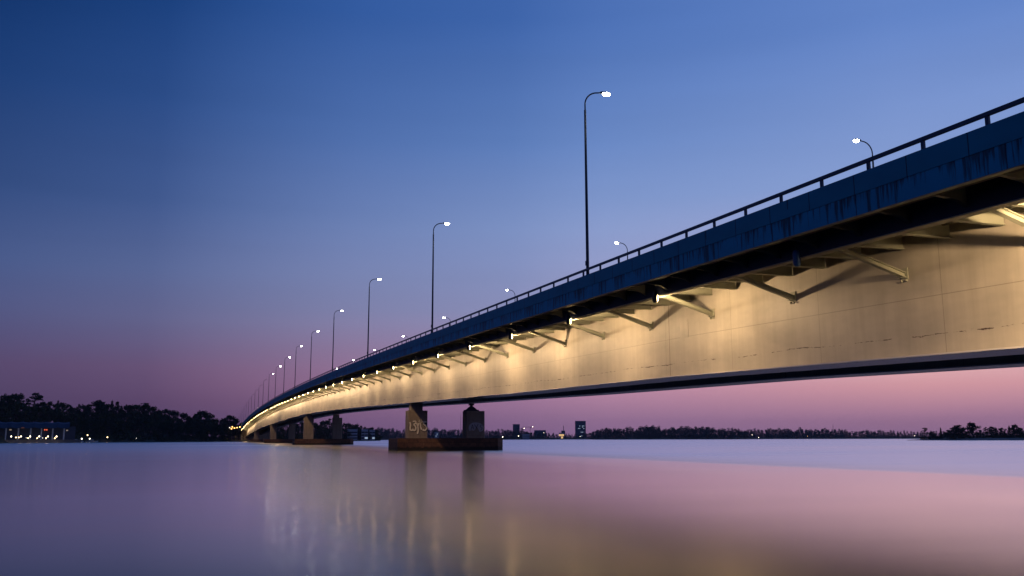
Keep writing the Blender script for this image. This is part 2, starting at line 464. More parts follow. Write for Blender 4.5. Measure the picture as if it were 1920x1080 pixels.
# ------------------------------------------------------------------ street lamps
def make_lamp(side):
    t=thing('street_lamp','tall street lamp','street lamp')
    sg=1
    p=MB(); p.tube([(0,0,-.6),(0,0,.7),(0,0,11.5)],[.12,.105,.075],10); p.build('pole',m_pole,t,smooth=True)
    MB().box((-.11,0,.9),(.05,.14,.3)).build('service_door',m_pole,t)
    a=MB(); pts=[(0,0,11.5),(0,0,11.9)]
    for k in range(1,9):
        an=math.pi/2*k/8*.97; pts.append((.95*(1-math.cos(an)),0,11.9+.95*math.sin(an)))
    pts.append((1.25,0,12.9)); a.tube(pts,.05,8); a.build('arm',m_pole,t,smooth=True)
    h=MB(); h.box((1.48,0,12.93),(.62,.26,.09),taper=.8); h.box((1.2,0,12.9),(.16,.16,.14)); h.build('lamp_housing',m_pole,t)
    MB().ball((1.52,0,12.84),(.28,.15,.15),12,8).build('lamp_glass',m_head,t,smooth=True)
    return t
def dup(root,loc,rz=0):
    r=root.copy(); C.objects.link(r); r.location=loc; r.rotation_euler=(0,0,rz)
    for ch in root.children:
        if ch.type=='LIGHT': continue
        c=ch.copy(); C.objects.link(c); c.parent=r
        for g in ch.children:
            d=g.copy(); C.objects.link(d); d.parent=c
    return r
lamp0=make_lamp(1)
OFF={9,13,15,17,19}; DIM={11,14,10,12,16,18}
off_mesh=lamp0.children[-1].data.copy(); off_mesh.materials[0]=m_headoff
dim_mesh=lamp0.children[-1].data.copy(); dim_mesh.materials[0]=m_headdim
k=0
for i in range(0,20):
    t=58.4+48.2*i
    o=lamp0 if i==0 else dup(lamp0,(0,0,0))
    o.location=(XN+.42,t,D(t)); o.scale=(1.12,1,1.075); k+=1
    st = 'unlit' if i in OFF else 'lit'
    o['label']=f'{st} tall street lamp on the near side of the bridge, {ordi(i+1)} from the right'
    o['group']='street lamps along the near side of the bridge'
    gl=[c for c in o.children if c.name.startswith('lamp_glass')][0]
    if i in OFF: gl.data=off_mesh
    elif i in DIM: gl.data=dim_mesh
for i in range(0,8):
    t=59.3+47.0*i
    o=dup(lamp0,(XF-.42,t,D(t)),math.pi); o.scale=(1,1,1)
    o['label']=f'street lamp rising behind the railing on the far side, {ordi(i+1)} from the right'
    o['group']='street lamps along the far side of the bridge'

# ------------------------------------------------------------------ floodlights under the edge
def make_flood():
    t=thing('floodlight','floodlight','floodlight')
    b=MB(); b.tube([(0,0,.10),(0,0,-.05),(0,0,-.55),(.02,0,-.68)],[.12,.17,.17,.11],12); b.build('housing',m_flood,t,smooth=True)
    b=MB(); b.bar((0,0,.62),(0,0,.08),.06); b.bar((0,0,.60),(.42,0,.60),.06); b.build('mounting_arm',m_flood,t)
    MB().ball((.13,0,-.40),(.09,.12,.24),10,8).build('lens',m_bulb,t,smooth=True)
    return t
fl0=make_flood()
lens_on=[c for c in fl0.children if c.name.startswith('lens')][0]
lens_off=lens_on.data.copy(); lens_off.materials[0]=m_headoff
hous_off=[c for c in fl0.children if c.name.startswith('housing')][0].data.copy(); hous_off.materials[0]=m_floodblue
OFFF={-1,28,40,43,45}
spots=[]
for e_ in (1200,1400,1500,1300,1800,1050,7000):
    spot=bpy.data.lights.new('floodlight_beam','SPOT'); spot.energy=e_; spot.color=(1,.65,.335)
    spot.spot_size=R(176); spot.spot_blend=.2; spot.shadow_soft_size=.16; spots.append(spot)
rf=random.Random(12)
n=0; first=True
for i in range(-4,57):
    t=50.5+14.62*i
    if t>T1-4: break
    o=fl0 if first else dup(fl0,(0,0,0)); first=False
    o.location=(LBM-.42,t,D(t)-2.05)
    n+=1
    if i>=-1:
        o['label']=(f'unlit ' if i in OFFF else 'glowing ')+f'floodlight hanging under the bridge edge, {ordi(i+2)} from the right'
    else: o['label']='glowing floodlight under the bridge edge beyond the right border'
    o['group']='floodlights under the near edge of the bridge'
    for c in o.children:
        if i in OFFF and c.name.startswith('lens'): c.data=lens_off
        if i in OFFF and c.name.startswith('housing'): c.data=hous_off
    if i not in OFFF:
        L=bpy.data.objects.new('beam',spots[6] if i==-2 else spots[2] if 0<=i<3 else rf.choice(spots[:6])); C.objects.link(L); L.parent=o
        L.location=(.42,0,-.50)
        L.rotation_euler=Vector((1,rf.uniform(-.12,.12),rf.uniform(-.32,-.12) if i>-2 else -.75)).to_track_quat('-Z','Y').to_euler()

# ------------------------------------------------------------------ water
M=NT('water'); o=M.coord('Object')
M.b.inputs['Base Color'].default_value=rgb(.98,.97,.98)
M.b.inputs['IOR'].default_value=1.33
band=M.noise(M.mapping(o,(.0016,.012,1),rot=(0,0,-TH)),1.0,4,.6)
fine=M.noise(M.mapping(o,(.02,.25,1),rot=(0,0,-TH)),1.0,3,.5)
rr=M.math('ADD',M.math('MULTIPLY',band,.16),M.math('MULTIPLY',fine,.05))
sy=M.n('ShaderNodeSeparateXYZ'); M.l(o,sy.inputs[0])
def sstep(v,a,b):
    x=M.n('ShaderNodeMapRange',interpolation_type='SMOOTHSTEP'); M.l(v,x.inputs[0]); x.inputs[1].default_value=a; x.inputs[2].default_value=b
    return x.outputs[0]
wob=M.math('MULTIPLY',M.math('SUBTRACT',band,.5),6)
# the breeze ruffles the open bay beyond the bridge and the distance on the left; the strip before the bridge lies calm
lee=sstep(M.math('ADD',sy.outputs[0],wob),33.5,37.5)
ln=M.n('ShaderNodeVectorMath',operation='LENGTH'); M.l(o,ln.inputs[0])
dist=sstep(M.math('ADD',ln.outputs['Value'],M.math('MULTIPLY',wob,4)),70,230)
left=M.math('MULTIPLY',M.math('SUBTRACT',1.0,sstep(M.math('ADD',sy.outputs[0],M.math('MULTIPLY',wob,2)),-60,-8)),.9)
far=M.math('MAXIMUM',M.math('MAXIMUM',lee,dist),left)
w_rough=M.math('ADD',M.math('ADD',rr,.062),M.math('MULTIPLY',far,.09))
# steeper looks see into the dark water
ge=M.n('ShaderNodeNewGeometry'); dt=M.n('ShaderNodeVectorMath',operation='DOT_PRODUCT'); M.l(ge.outputs['Incoming'],dt.inputs[0]); M.l(ge.outputs['True Normal'],dt.inputs[1])
co_=M.math('ABSOLUTE',dt.outputs['Value'])
fz=M.math('SUBTRACT',1.0,M.math('MULTIPLY',M.math('SUBTRACT',co_,.055,clamp=True),7.0),clamp=True)
gl=M.n('ShaderNodeBsdfAnisotropic'); M.l(w_rough,gl.inputs['Roughness']); gl.inputs['Anisotropy'].default_value=0
M.l(M.mix(fz,rgb(0,0,0),rgb(1,1,1)),gl.inputs['Color'])
bp=M.n('ShaderNodeBump'); bp.inputs['Strength'].default_value=.03; bp.inputs['Distance'].default_value=.05
M.l(M.noise(M.mapping(o,(.5,3.2,1),rot=(0,0,-TH)),1.0,2),bp.inputs['Height']); M.l(bp.outputs[0],gl.inputs['Normal'])
M.l(gl.outputs[0],[x for x in M.t.nodes if x.type=='OUTPUT_MATERIAL'][0].inputs['Surface'])
m_water=M.m
w=MB(); NR=64
w.v.append((0,0,0)); rad=[60,200,600,2000,9000,40000]
for r in rad:
    for k in range(NR): a=2*math.pi*k/NR; w.v.append((r*math.cos(a),r*math.sin(a),0))
for k in range(NR): w.f.append((0,1+k,1+(k+1)%NR)); w.uv+=[(0,0)]*3
for j in range(len(rad)-1):
    for k in range(NR):
        a=1+j*NR+k; b=1+j*NR+(k+1)%NR; w.f.append((a,a+NR,b+NR,b)); w.uv+=[(0,0)]*4
tag(w.build('water',m_water),kind='structure')
# sea bed / ground under everything
g=MB(); g.box((0,0,-1.9),(80000,80000,.5)); tag(g.build('ground',simple('sea_bed',(.05,.045,.04),.9)),kind='structure')

# ------------------------------------------------------------------ land
m_land=simple('shore_ground',(.035,.04,.025),.95,0,.4,.05)
m_rock=simple('shore_rock',(.16,.15,.15),.9,0,.45,.12)
def land(name,pts,depth,profile,mat=m_land,label=None,nd=8,jit=.6,seed=1):
    """pts: (px, distance of the waterline, crest height). profile(f): 0..1 height across the depth"""
    rnd=random.Random(seed); mb=MB(); rows=[]
    ext=[]
    for (a,b) in zip(pts[:-1],pts[1:]):
        m=max(1,int(abs(b[0]-a[0])/8))
        for k in range(m):
            f=k/m; ext.append(tuple(a[i]+(b[i]-a[i])*f for i in range(3)))
    ext.append(pts[-1])
    for px,d,h in ext:
        row=[]
        for j in range(nd+1):
            f=j/nd; z=-1.2 if j==0 else h*profile(f)+rnd.uniform(-jit,jit)*min(1,h/6)
            p=place(px,d+depth*f-(0 if j else 3)); row.append((p.x,p.y,max(z,.15) if j else z))
        rows.append(row)
    for r in rows: mb.v+=r
    n=nd+1
    for i in range(len(rows)-1):
        for j in range(nd):
            a=i*n+j; mb.f.append((a,a+n,a+n+1,a+1)); mb.uv+=[(0,0)]*4
    o=mb.build(name,mat,smooth=True); tag(o,kind='structure'); return o
prof=lambda f: min(1.0,(f*1.6)**.8) if f<.7 else 1.0
land('hill',[(-260,620,16),(-60,640,16),(0,655,15),(60,690,15),(120,705,13),(250,745,9),(330,770,6),(400,800,4),(455,830,3),(480,905,3)],150,prof)
land('terrain',[(470,930,4),(560,960,4),(640,1000,4),(690,1060,3),(712,1160,1)],200,prof,seed=2)
land('terrain',[(640,2150,3),(760,2200,4),(900,2250,5),(1100,2250,5),(1300,2300,5),(1500,2400,5),(1720,2450,5),(2050,2450,5),(2300,2500,5)],500,prof,seed=3)
land('terrain',[(1110,1950,1.5),(1160,1900,3),(1250,1900,3),(1380,1950,3),(1430,2000,1)],200,prof,seed=4)
land('island',[(1700,800,.3),(1740,790,1.2),(1800,770,1.6),(1870,760,1.8),(1990,770,1.6),(2040,790,.4)],60,lambda f: min(1,f*4)*(1-.3*f),m_rock,seed=5,jit=.35)

# ------------------------------------------------------------------ trees
def leaf_mat(name,c0,c1):
    M=NT(name); o=M.coord('Object'); i=M.n('ShaderNodeObjectInfo').outputs['Random']
    f=M.noise(o,.5,3)
    col=M.mix(M.ramp(f,[(.35,0.0),(.65,1.0)]),rgb(*c0),rgb(*c1))
    col=M.mix(M.math('MULTIPLY',i,.35),col,rgb(c1[0]*1.3,c1[1],c1[2]*.7))
    M.l(col,M.b.inputs['Base Color']); M.b.inputs['Roughness'].default_value=.9
    M.b.inputs['Specular IOR Level'].default_value=.1
    return M.m
m_leaf=leaf_mat('broadleaf_foliage',(.018,.030,.014),(.045,.065,.028))
m_need=leaf_mat('needle_foliage',(.014,.026,.018),(.030,.048,.028))
m_bark=simple('bark',(.06,.05,.042),.95,0,.3,2)
def leafblob(mb,rnd,c,r,n,s,flat=1.0):
    for _ in range(n):
        while True:
            p=Vector((rnd.uniform(-1,1),rnd.uniform(-1,1),rnd.uniform(-1,1)))
            if .15<p.length<1: break
        p=Vector((p.x*r,p.y*r,p.z*r*flat))+Vector(c)
        a=Vector((rnd.gauss(0,1),rnd.gauss(0,1),rnd.gauss(0,1))).normalized()
        b=a.cross(Vector((rnd.gauss(0,1),rnd.gauss(0,1),rnd.gauss(0,1)))).normalized()
        q=s*rnd.uniform(.5,1.2)
        i=len(mb.v); mb.v+=[tuple(p+a*q),tuple(p+b*q),tuple(p-a*q*.9),tuple(p-b*q*.6)]
        mb.f.append((i,i+1,i+2,i+3)); mb.uv+=[(0,0)]*4
def broadleaf(seed,W=.42,base=.22,ncl=36,ls=.034):
    base*=.55
    """unit-height broadleaf tree"""
    rnd=random.Random(seed); tr=MB(); cr=MB()
    top=Vector((rnd.uniform(-.03,.03),rnd.uniform(-.03,.03),.8))
    tr.tube([(0,0,-.05),(rnd.uniform(-.01,.01),0,.3),top*.75,top],[.028,.022,.013,.005],7)
    for k in range(ncl):
        f=k/ncl; h=base+(1-base)*(.06+.86*rnd.random()); a=rnd.uniform(0,6.28)
        fr=(h-base)/(1-base); env=W*.92*(math.sin(math.pi*min(.97,max(.12,.22+fr*.72)))**.8)
        rr=env*(.35+.6*rnd.random()); c=Vector((math.cos(a)*rr,math.sin(a)*rr,h))
        s=rnd.uniform(.07,.13)
        j=Vector((0,0,max(.15,h-.22)))
        tr.tube([j,(j+c)/2+Vector((0,0,.03)),c],[.010,.007,.003],5)
        leafblob(cr,rnd,c,s,38,ls,.8)
    leafblob(cr,rnd,(top.x,top.y,.88),.09,50,ls,.9)
    return tr,cr,m_leaf
def spruce(seed,W=.17):
    rnd=random.Random(seed); tr=MB(); cr=MB()
    tr.tube([(0,0,-.05),(0,0,.5),(0,0,.99)],[.018,.012,.003],7)
    n=22
    for k in range(n):
        f=k/n; h=.10+.88*f; w=W*(1-f)**.85*rnd.uniform(.75,1.15)+.008
        for q in range(7):
            a=q/7*6.28+rnd.uniform(0,.8); e=Vector((math.cos(a)*w,math.sin(a)*w,h-.06*w/W-.01))
            b=Vector((0,0,h)); leafblob(cr,rnd,(b+e)/2,.35*w+.008,5,.022,.4); leafblob(cr,rnd,e,.18*w+.006,3,.02,.5)
    return tr,cr,m_need
def pine(seed):
    rnd=random.Random(seed); tr=MB(); cr=MB()
    bend=rnd.uniform(-.05,.05)
    tr.tube([(0,0,-.05),(bend*.4,0,.4),(bend,0,.7),(bend*1.2,0,.93)],[.020,.016,.012,.004],7)
    for k in range(15):
        h=rnd.uniform(.48,.97); a=rnd.uniform(0,6.28); w=rnd.uniform(.04,.20)*(1.25-h*.65)
        c=Vector((bend+math.cos(a)*w,math.sin(a)*w,h)); tr.tube([(bend,0,h-.06),c],[.008,.003],5)
        leafblob(cr,rnd,c,rnd.uniform(.05,.085),34,.024,.55)
    return tr,cr,m_need
KIND={}
def proto_mesh(mb,name,mat):
    me=bpy.data.meshes.new(name); me.from_pydata(mb.v,[],mb.f); me.materials.append(mat); me.update(); return me
for nm,fn,args in [('b',broadleaf,[dict(seed=s,W=w,base=b) for s,w,b in ((1,.42,.2),(2,.36,.25),(3,.48,.15),(4,.30,.25),(5,.44,.3))]),
                   ('s',spruce,[dict(seed=11,W=.17),dict(seed=12,W=.13),dict(seed=13,W=.2)]),
                   ('p',pine,[dict(seed=21),dict(seed=22),dict(seed=23)])]:
    for k,a in enumerate(args):
        tr,cr,mm=fn(**a); KIND[nm+str(k)]=(proto_mesh(tr,'trunk',m_bark),proto_mesh(cr,'crown',mm))
NAMES={'b':'broadleaf_tree','s':'spruce_tree','p':'pine_tree'}
def tree(kind,p,h,label,group=None,wid=1.0,rz=None):
    t=thing(NAMES[kind[0]],label,'tree',p,random.uniform(0,6.28) if rz is None else rz,group)
    t.scale=(h*wid,h*wid,h)
    for nm,me in zip(('trunk','crown'),KIND[kind]):
        link(bpy.data.objects.new(nm,me),t)
    return t

WORD={'b':'round-topped leafy','s':'narrow pointed spruce','p':'open-crowned pine'}
# skyline of the left wooded hill: (photo column, crown top row, kind, width)
sky_l=[(-14,742,'b0',1.1),(8,741,'b1',1.3),(30,739,'b2',1),(55,737,'p0',1.6),(74,753,'b3',1.2),(90,752,'b0',1.2),(103,750,'s1',1.1),(114,757,'b4',1.1),(128,760,'s0',1.2),(136,764,'b2',1),
 (143,757,'s2',1.2),(152,760,'b1',1.1),(163,769,'b0',.9),(177,751,'b3',1.35),(187,752,'p1',1.5),(197,757,'b3',1.2),(205,750,'s0',1.1),(215,752,'s2',1.4),(223,760,'s1',1.4),(235,760,'b2',1),(250,758,'b0',1),(265,758,'b4',1),
 (279,763,'b2',.9),(294,769,'b1',.9),(308,766,'b0',1),(322,771,'b4',1),(337,775,'b2',.9),(350,782,'b1',.9),(362,775,'b0',1),(374,771,'b2',1),(388,776,'b4',1),(402,786,'b1',1),(414,784,'b0',.9),(429,778,'b3',1.3),(441,788,'b1',1),(449,793,'b2',1)]
def shoreD(px): return float(np.interp(px,[-60,0,60,120,250,330,400,455],[640,655,690,705,745,770,800,850]))
def shoreH(px): return float(np.interp(px,[-60,0,60,120,250,330,400,455,480],[16,15,15,13,9,6,4,3,3]))
for i,(px,y,k,wd) in enumerate(sky_l):
    d=shoreD(px)+random.uniform(70,100); zt=zpx(y,px,d); zb=shoreH(px)*.95-.5
    q=k[0]
    tree(k,place(px,d,zb),(zt-zb)*1.02,f'{WORD[q]} tree on the left hill skyline, {ordi(i+1)} from the left border','trees on the left hill',wd)
# lower trees down the slope: dark mass, one cannot be told from the next
for row,(dd,fr,hh) in enumerate(((48,.42,.76),(22,.2,.60))):
    px=-20+row*7
    while px<(455 if row==0 else 450):
        d=shoreD(px)+dd+random.uniform(-5,5); top=float(np.interp(px,[a for a,*_ in sky_l],[b for _,b,*_ in sky_l]))
        if not (row==1 and px<128) and not px>448:
            zb=shoreH(px)*fr*1.2-.3; H=(zpx(top,px,d)-zb)*hh*random.uniform(.85,1.08)
            tree('b%d'%random.randrange(5),place(px,d,zb),max(5,H),'dark leafy tree within the wooded slope above the left shore','slope trees on the left shore',random.uniform(.9,1.3))
        px+=random.uniform(13,19)
# low bushes along the left shore
bm_=MB(); rnd=random.Random(5)
px=-60
while px<455:
    d=shoreD(px)+rnd.uniform(4,26); p=place(px,d); h=rnd.uniform(1.5,4.6)
    if not(px<132 and d<shoreD(px)+16): leafblob(bm_,rnd,(p.x,p.y,h*.6+shoreH(px)*.12),h,46,.55,.8)
    px+=rnd.uniform(2.0,4.0)
tag(bm_.build('shoreline_bushes',m_leaf),'dark bushes along the foot of the left wooded shore','bushes',kind='stuff')
# trees seen below the bridge, right of the abutment
mid=[(470,800,'b0'),(482,797,'b2'),(496,796,'b1'),(510,794,'b4'),(524,795,'b0'),(538,792,'b2'),(552,793,'b1'),(564,790,'b3'),(590,791,'b0'),(600,790,'b2'),(610,789,'b4'),(617,785,'p0'),(626,792,'b1'),(636,793,'b0'),(647,793,'b2'),(657,796,'b4'),(667,795,'b1'),(677,797,'b0'),(686,803,'b2'),(696,801,'b1'),(704,804,'b3')]
for i,(px,y,k) in enumerate(mid):
    d=float(np.interp(px,[470,560,640,690,712],[930,960,1000,1060,1160]))+random.uniform(50,90); zt=zpx(y,px,d)
    tree(k,place(px,d,2.2),zt-2.2,f'{WORD[k[0]]} tree seen under the bridge beyond the piers, {ordi(i+1)} from the left','trees beyond the bridge piers',1.1)
    d-=35
    tree('b%d'%(i%5),place(px+5,d,1.5),(zt-1.5)*.55,'low dark leafy tree on the shore behind the bridge piers','low trees beyond the bridge piers',1.5)
bm_=MB(); rnd=random.Random(6)
px=466
while px<712:
    d=float(np.interp(px,[470,560,640,690,712],[930,960,1000,1060,1160]))+rnd.uniform(12,60); p=place(px,d); h=rnd.uniform(2.5,6.0)
    leafblob(bm_,rnd,(p.x,p.y,1.2+h*.5),h,44,.9,.7); px+=rnd.uniform(.9,1.8)
tag(bm_.build('waterside_thicket',m_leaf),'dark thicket under the trees seen between the bridge piers','bushes',kind='stuff')
# island trees at the right border
isl=[(1733,802,'p2',1.4),(1748,809,'b1',1.4),(1764,801,'s1',1.2),(1776,806,'b2',1.2),(1788,800,'b0',1),(1797,796,'b3',1.5),(1807,803,'b4',1),(1824,792,'b1',1.25),(1836,806,'b2',1),(1848,801,'p1',1.3),(1860,799,'b3',1.3),(1868,801,'s2',1.3),(1880,801,'b0',1),(1893,797,'s0',1.1),(1902,796,'b1',1.1),(1913,801,'b3',1.2),(1928,804,'b2',1.1),(1945,800,'b0',1.1)]
for i,(px,y,k,wd) in enumerate(isl):
    d=790+random.uniform(-5,14); zt=zpx(y,px,d)
    tree(k,place(px,d,1.0),zt-1.0,f'{WORD[k[0]]} tree on the low islet at right, {ordi(i+1)} from its left tip','trees on the islet at right',wd*1.1)
bm_=MB(); rnd=random.Random(8)
for _ in range(150):
    px=rnd.uniform(1722,1990); d=rnd.uniform(778,812); p=place(px,d); h=rnd.uniform(1.2,3.2)*(1 if px>1770 else .6)
    leafblob(bm_,rnd,(p.x,p.y,1.0+h*.6),h,40,.4,.9)
tag(bm_.build('islet_bushes',m_leaf),'dark bushes filling the islet between its trees at right','bushes',kind='stuff')
# far woods: one mass each
def wood(name,label,px0,px1,tops,d0,d1,step,seed,skip=()):
    rnd=random.Random(seed); mb=MB()
    for row in range(3):
        px=px0+row*step*.4
        while px<px1:
            d=d0+(d1-d0)*row/2+rnd.uniform(-15,15)
            y=float(np.interp(px,[a for a,_ in tops],[b for _,b in tops]))+rnd.uniform(-.9,1.7)+(2-row)*2.2
            zt=zpx(y,px,d); p=place(px,d); zb=1.5+row*1.5; H=zt-zb
            if H>3:
                kind=rnd.random()
                if kind<.5:
                    for q in range(6):
                        f=q/5; leafblob(mb,rnd,(p.x,p.y,zb+H*(.25+.7*f)),H*(.34-.17*f),50,.045*H,.9)
                else:
                    for q in range(5):
                        a=rnd.uniform(0,6.28); w=H*.22*rnd.random()
                        leafblob(mb,rnd,(p.x+w*math.cos(a),p.y+w*math.sin(a),zb+H*rnd.uniform(.35,.86)),H*.17,56,.045*H,.9)
                leafblob(mb,rnd,(p.x,p.y,zb+H*.18),H*.5,90,.06*H,.45)
            px+=step*rnd.uniform(.6,1.3)
    o=mb.build(name,m_need); tag(o,label,'wood',kind='stuff'); return o
wood('far_wood','far dark wood on the horizon seen between the bridge piers',650,1125,[(650,806),(700,803),(720,803),(760,807),(800,803),(860,806),(900,808),(950,805),(985,806),(1000,809),(1040,811),(1075,813),(1100,811),(1125,806)],2300,2500,6.5,31)
wood('headland_wood','nearer dark wood right of the tall far tower',1108,1400,[(1108,809),(1120,804),(1150,801),(1165,802),(1200,802),(1215,798),(1230,799),(1245,803),(1270,800),(1300,801),(1330,799),(1345,803),(1380,803),(1400,808)],1980,2080,6.5,32)
wood('horizon_wood','long low wood on the horizon at right',1385,2150,[(1385,805),(1420,805),(1500,803),(1540,804),(1600,807),(1650,807),(1700,809),(1760,809),(1900,808),(2150,806)],2450,2600,6.5,33)

# ------------------------------------------------------------------ buildings
m_dark=simple('dark_facade',(.045,.055,.085),.7,0,.2,.05)
m_darkb=simple('tower_facade',(.05,.08,.15),.5,0,.2,.05)
m_white=simple('pale_render',(.42,.48,.56),.7,0,.12,.1)
m_canopy=simple('blue_canvas',(.007,.045,.12),.8,0,.15,.3)
m_glass=simple('dark_window_glass',(.015,.02,.035),.1)
m_lit=emit('lit_window',(.62,.80,1.0),.55)
m_warm=emit('warm_lit_window',(1,.62,.25),.9)
m_dimw=emit('dim_window',(1,.8,.55),.22); m_dimr=emit('dim_red_window',(1,.4,.25),.06)
m_globe=emit('lamp_globe',(1,.66,.30),9)
m_globeo=emit('orange_lamp_globe',(1,.46,.12),12)
m_globew=emit('white_lamp_globe',(1,.85,.62),9)
m_red=emit('red_lamp_globe',(1,.16,.07),1.3)
def bldg_root(name,label,cat,px,d,z=0,group=None):
    p=place(px,d,z); a=math.atan2(p.x,p.y)
    return thing(name,label,cat,p,-a,group)     # local +x runs right, -y faces the viewer
def wpx(n,d): return n*d/1723.0
# waterfront hall with a scalloped blue canopy
d=668; B0=bldg_root('waterfront_hall','waterfront hall with scalloped blue canopy and pale columns at left border','building',62,d,0)
W=wpx(150,d); Hc=zpx(793,60,d); Hb=zpx(801,60,d)
MB().box((-W*.08,9,.9),(W*1.12,20,2.2)).build('terrace',m_rock,B0)
MB().box((-W*.08,12,Hb/2+1.2),(W*1.0,9,Hb-1.4)).build('wall',m_dark,B0)
cn=MB(); x0=-W*.58; wv=wpx(17.5,d); k=0
while x0+wv<wpx(64,d):
    N=8; ztop=Hc; 
    for j in range(N):
        f0=j/N; f1=(j+1)/N
        q=[(x0+wv*f,ztop-.5*math.sin(math.pi*f)) for f in (f0,f1)]
        lo=[Hb-.2+.9*(1-math.sin(math.pi*f))-.9 for f in (f0,f1)]
        lo=[Hb-.1-.8*math.sin(math.pi*f) for f in (f0,f1)]
        cn.face([(q[0][0],1.6,q[0][1]),(q[1][0],1.6,q[1][1]),(q[1][0],10,q[1][1]+.8),(q[0][0],10,q[0][1]+.8)])
        cn.face([(q[0][0],.4,lo[0]),(q[1][0],.4,lo[1]),(q[1][0],1.6,q[1][1]),(q[0][0],1.6,q[0][1])])
        cn.face([(q[0][0],.45,lo[0]),(q[0][0],9,lo[0]+1.2),(q[1][0],9,lo[1]+1.2),(q[1][0],.45,lo[1])])
    x0+=wv
cn.build('canopy',m_canopy,B0)
for px in (3,21,39,57,73,90,107):
    MB().tube([(wpx(px-62,d),1.6,1.8),(wpx(px-62,d),1.6,Hb-.3)],.42,8).build('column',m_white,B0)
for px,y,w,m in ((9,805,3.5,m_dimw),(27,806,3.5,m_dimw),(112,807,3,m_dimw),(45,802,5,m_dimr)):
    f=MB().box((wpx(px-62,d),7.46,zpx(y,px,d)),(wpx(w,d),.1,.7)); o=f.build('window',m,B0)
for px in (78,81):
    tag(MB().ball((wpx(px-62,d),6.8,zpx(806,px,d)),.38).build('sign_lamp',m_red,B0))
# house above it
d=735; B1=bldg_root('hillside_house','low dark house with pale roof terrace above the waterfront hall','building',8,d,12)
MB().box((0,6,2.2),(wpx(40,d),10,4.6)).build('wall',m_dark,B1)
MB().box((0,.4,4.6),(wpx(42,d),.4,.5)).build('roof_edge',m_white,B1)
MB().tube([(wpx(2,d),.4,4.6),(wpx(2,d),.4,9.2)],.14,6).build('flagpole',m_white,B1)
# small lamps along the quay
def quay_lamp(px,y,d,mat,label,group,r=.42,base=0.5,cat='lamp'):
    r*=.74
    z=zpx(y,px,d); p=place(px,d,base); t=thing('quay_lamp',label,cat,p,0,group)
    h=z-base
    MB().tube([(0,0,-.6),(0,0,h)],.09,6).build('post',m_pole,t)
    MB().ball((0,0,h),r,8,6).build('globe',mat,t,smooth=True)
up=[(20,818.5),(38.5,818.5),(55.5,818.5),(72.5,818.5),(89,818.5),(105,818.5)]
lo=[(29,820.3),(34.5,820.2),(52,821.6),(69,821.8),(85.5,821.8),(102,821.8)]
for i,(px,y) in enumerate(up): quay_lamp(px,y,664,m_globew,f'warm white lamp at a canopy column foot, {ordi(i+1)} from the left','lamps along the upper terrace',.5,1.9)
for i,(px,y) in enumerate(lo): quay_lamp(px,y,656,m_globe,f'orange-white lamp on the lower quay below the canopy, {ordi(i+1)} from the left','lamps along the lower quay',.46,.3)
quay_lamp(118,821.6,700,m_headdim,'faint white lamp just right of the blue canopy building','',.22)
quay_lamp(48.5,821,656,m_headdim,'faint small lamp below the blue canopy','',.22)
quay_lamp(79,821.3,656,m_headdim,'small dim lamp between two quay lamps under the canopy','',.26)
quay_lamp(130.5,820.3,700,m_globe,'single orange lamp right of the canopy building by the boats','')
quay_lamp(163,816,722,m_globe,'orange lamp on a tall post above the moored boats','',.5)
quay_lamp(200.5,820,735,m_globe,'lone orange lamp on the dark shore right of the boats','',.52)
quay_lamp(255,821.8,748,m_headdim,'tiny pale lamp on the dark left shore','',.25)
quay_lamp(166,805.5,760,m_headdim,'tiny dim lamp among trees above the boats','',.22,8)
# moored boats
def boat(px,d,L,label,lamp):
    t=bldg_root('motor_boat',label,'boat',px,d,0,'boats moored at the left shore')
    h=MB(); st=[(-.5,.30,.25),(-.3,.42,.0),(.1,.45,.0),(.35,.3,.08),(.5,.02,.3)]
    P=[]
    for f,w,k in st:
        x=f*L; hw=w*L*.32; P.append([(x,-hw,1.0+.5*max(0,f)),(x,-hw*.5,-.1+k),(x,hw*.5,-.1+k),(x,hw,1.0+.5*max(0,f))])
    for r in P: h.v+=r
    for i in range(len(P)-1):
        for j in range(3):
            a=i*4+j; h.f.append((a,a+4,a+5,a+1)); h.uv+=[(0,0)]*4
        h.f.append((i*4+3,i*4+7,i*4+4,i*4)); h.uv+=[(0,0)]*4
    h.f.append((0,1,2,3)); h.uv+=[(0,0)]*4
    h.build('hull',m_white,t)
    c=MB(); c.box((-.05*L,0,1.65),(.42*L,.20*L,1.3),taper=.8); c.build('cabin',m_white,t)
    MB().box((-.05*L,-.105*L,1.75),(.34*L,.02,.35)).build('window',m_glass,t)
    MB().ball((lamp,0,2.6),.36,8,6).build('deck_lamp',m_globew,t)
boat(141,690,10,'pale motor boat with cabin moored at the left shore',3.8)
boat(172,700,8,'smaller pale motor boat moored right of the first',-1.5)
# orange road lamps left of the abutment
for i,(px,y) in enumerate(((429,802),(432.5,804.2),(434,800.5),(438,803),(443,802),(448,801))):
    quay_lamp(px,y,836+i*1.5,m_headdim if i==0 else m_globeo,f'orange road lamp left of the bridge end, {ordi(i+1)} from the left','orange road lamps left of the bridge end',.5,1.5,'street lamp')
# stone slope by the abutment
rk=MB(); rnd=random.Random(3)
for _ in range(260):
    f=rnd.random(); px=404+f*48; d=845+rnd.uniform(0,26); zb=rnd.random()*(.8+5.5*f)
    p=place(px,d+zb*2,zb*1.0); s=rnd.uniform(.6,1.7)
    rk.box(p,(s*1.3,s,s*.8),rnd.uniform(0,3),taper=rnd.uniform(.5,.9))
tag(rk.build('riprap_boulders',m_rock),'grey boulders heaped on the bank left of the abutment','boulders',kind='stuff')
# bank carrying the approach
land('embankment',[(403,842,.5),(425,850,5),(452,868,7.5),(458,890,8.5)],60,lambda f:min(1,f*2.2),m_land,seed=9)
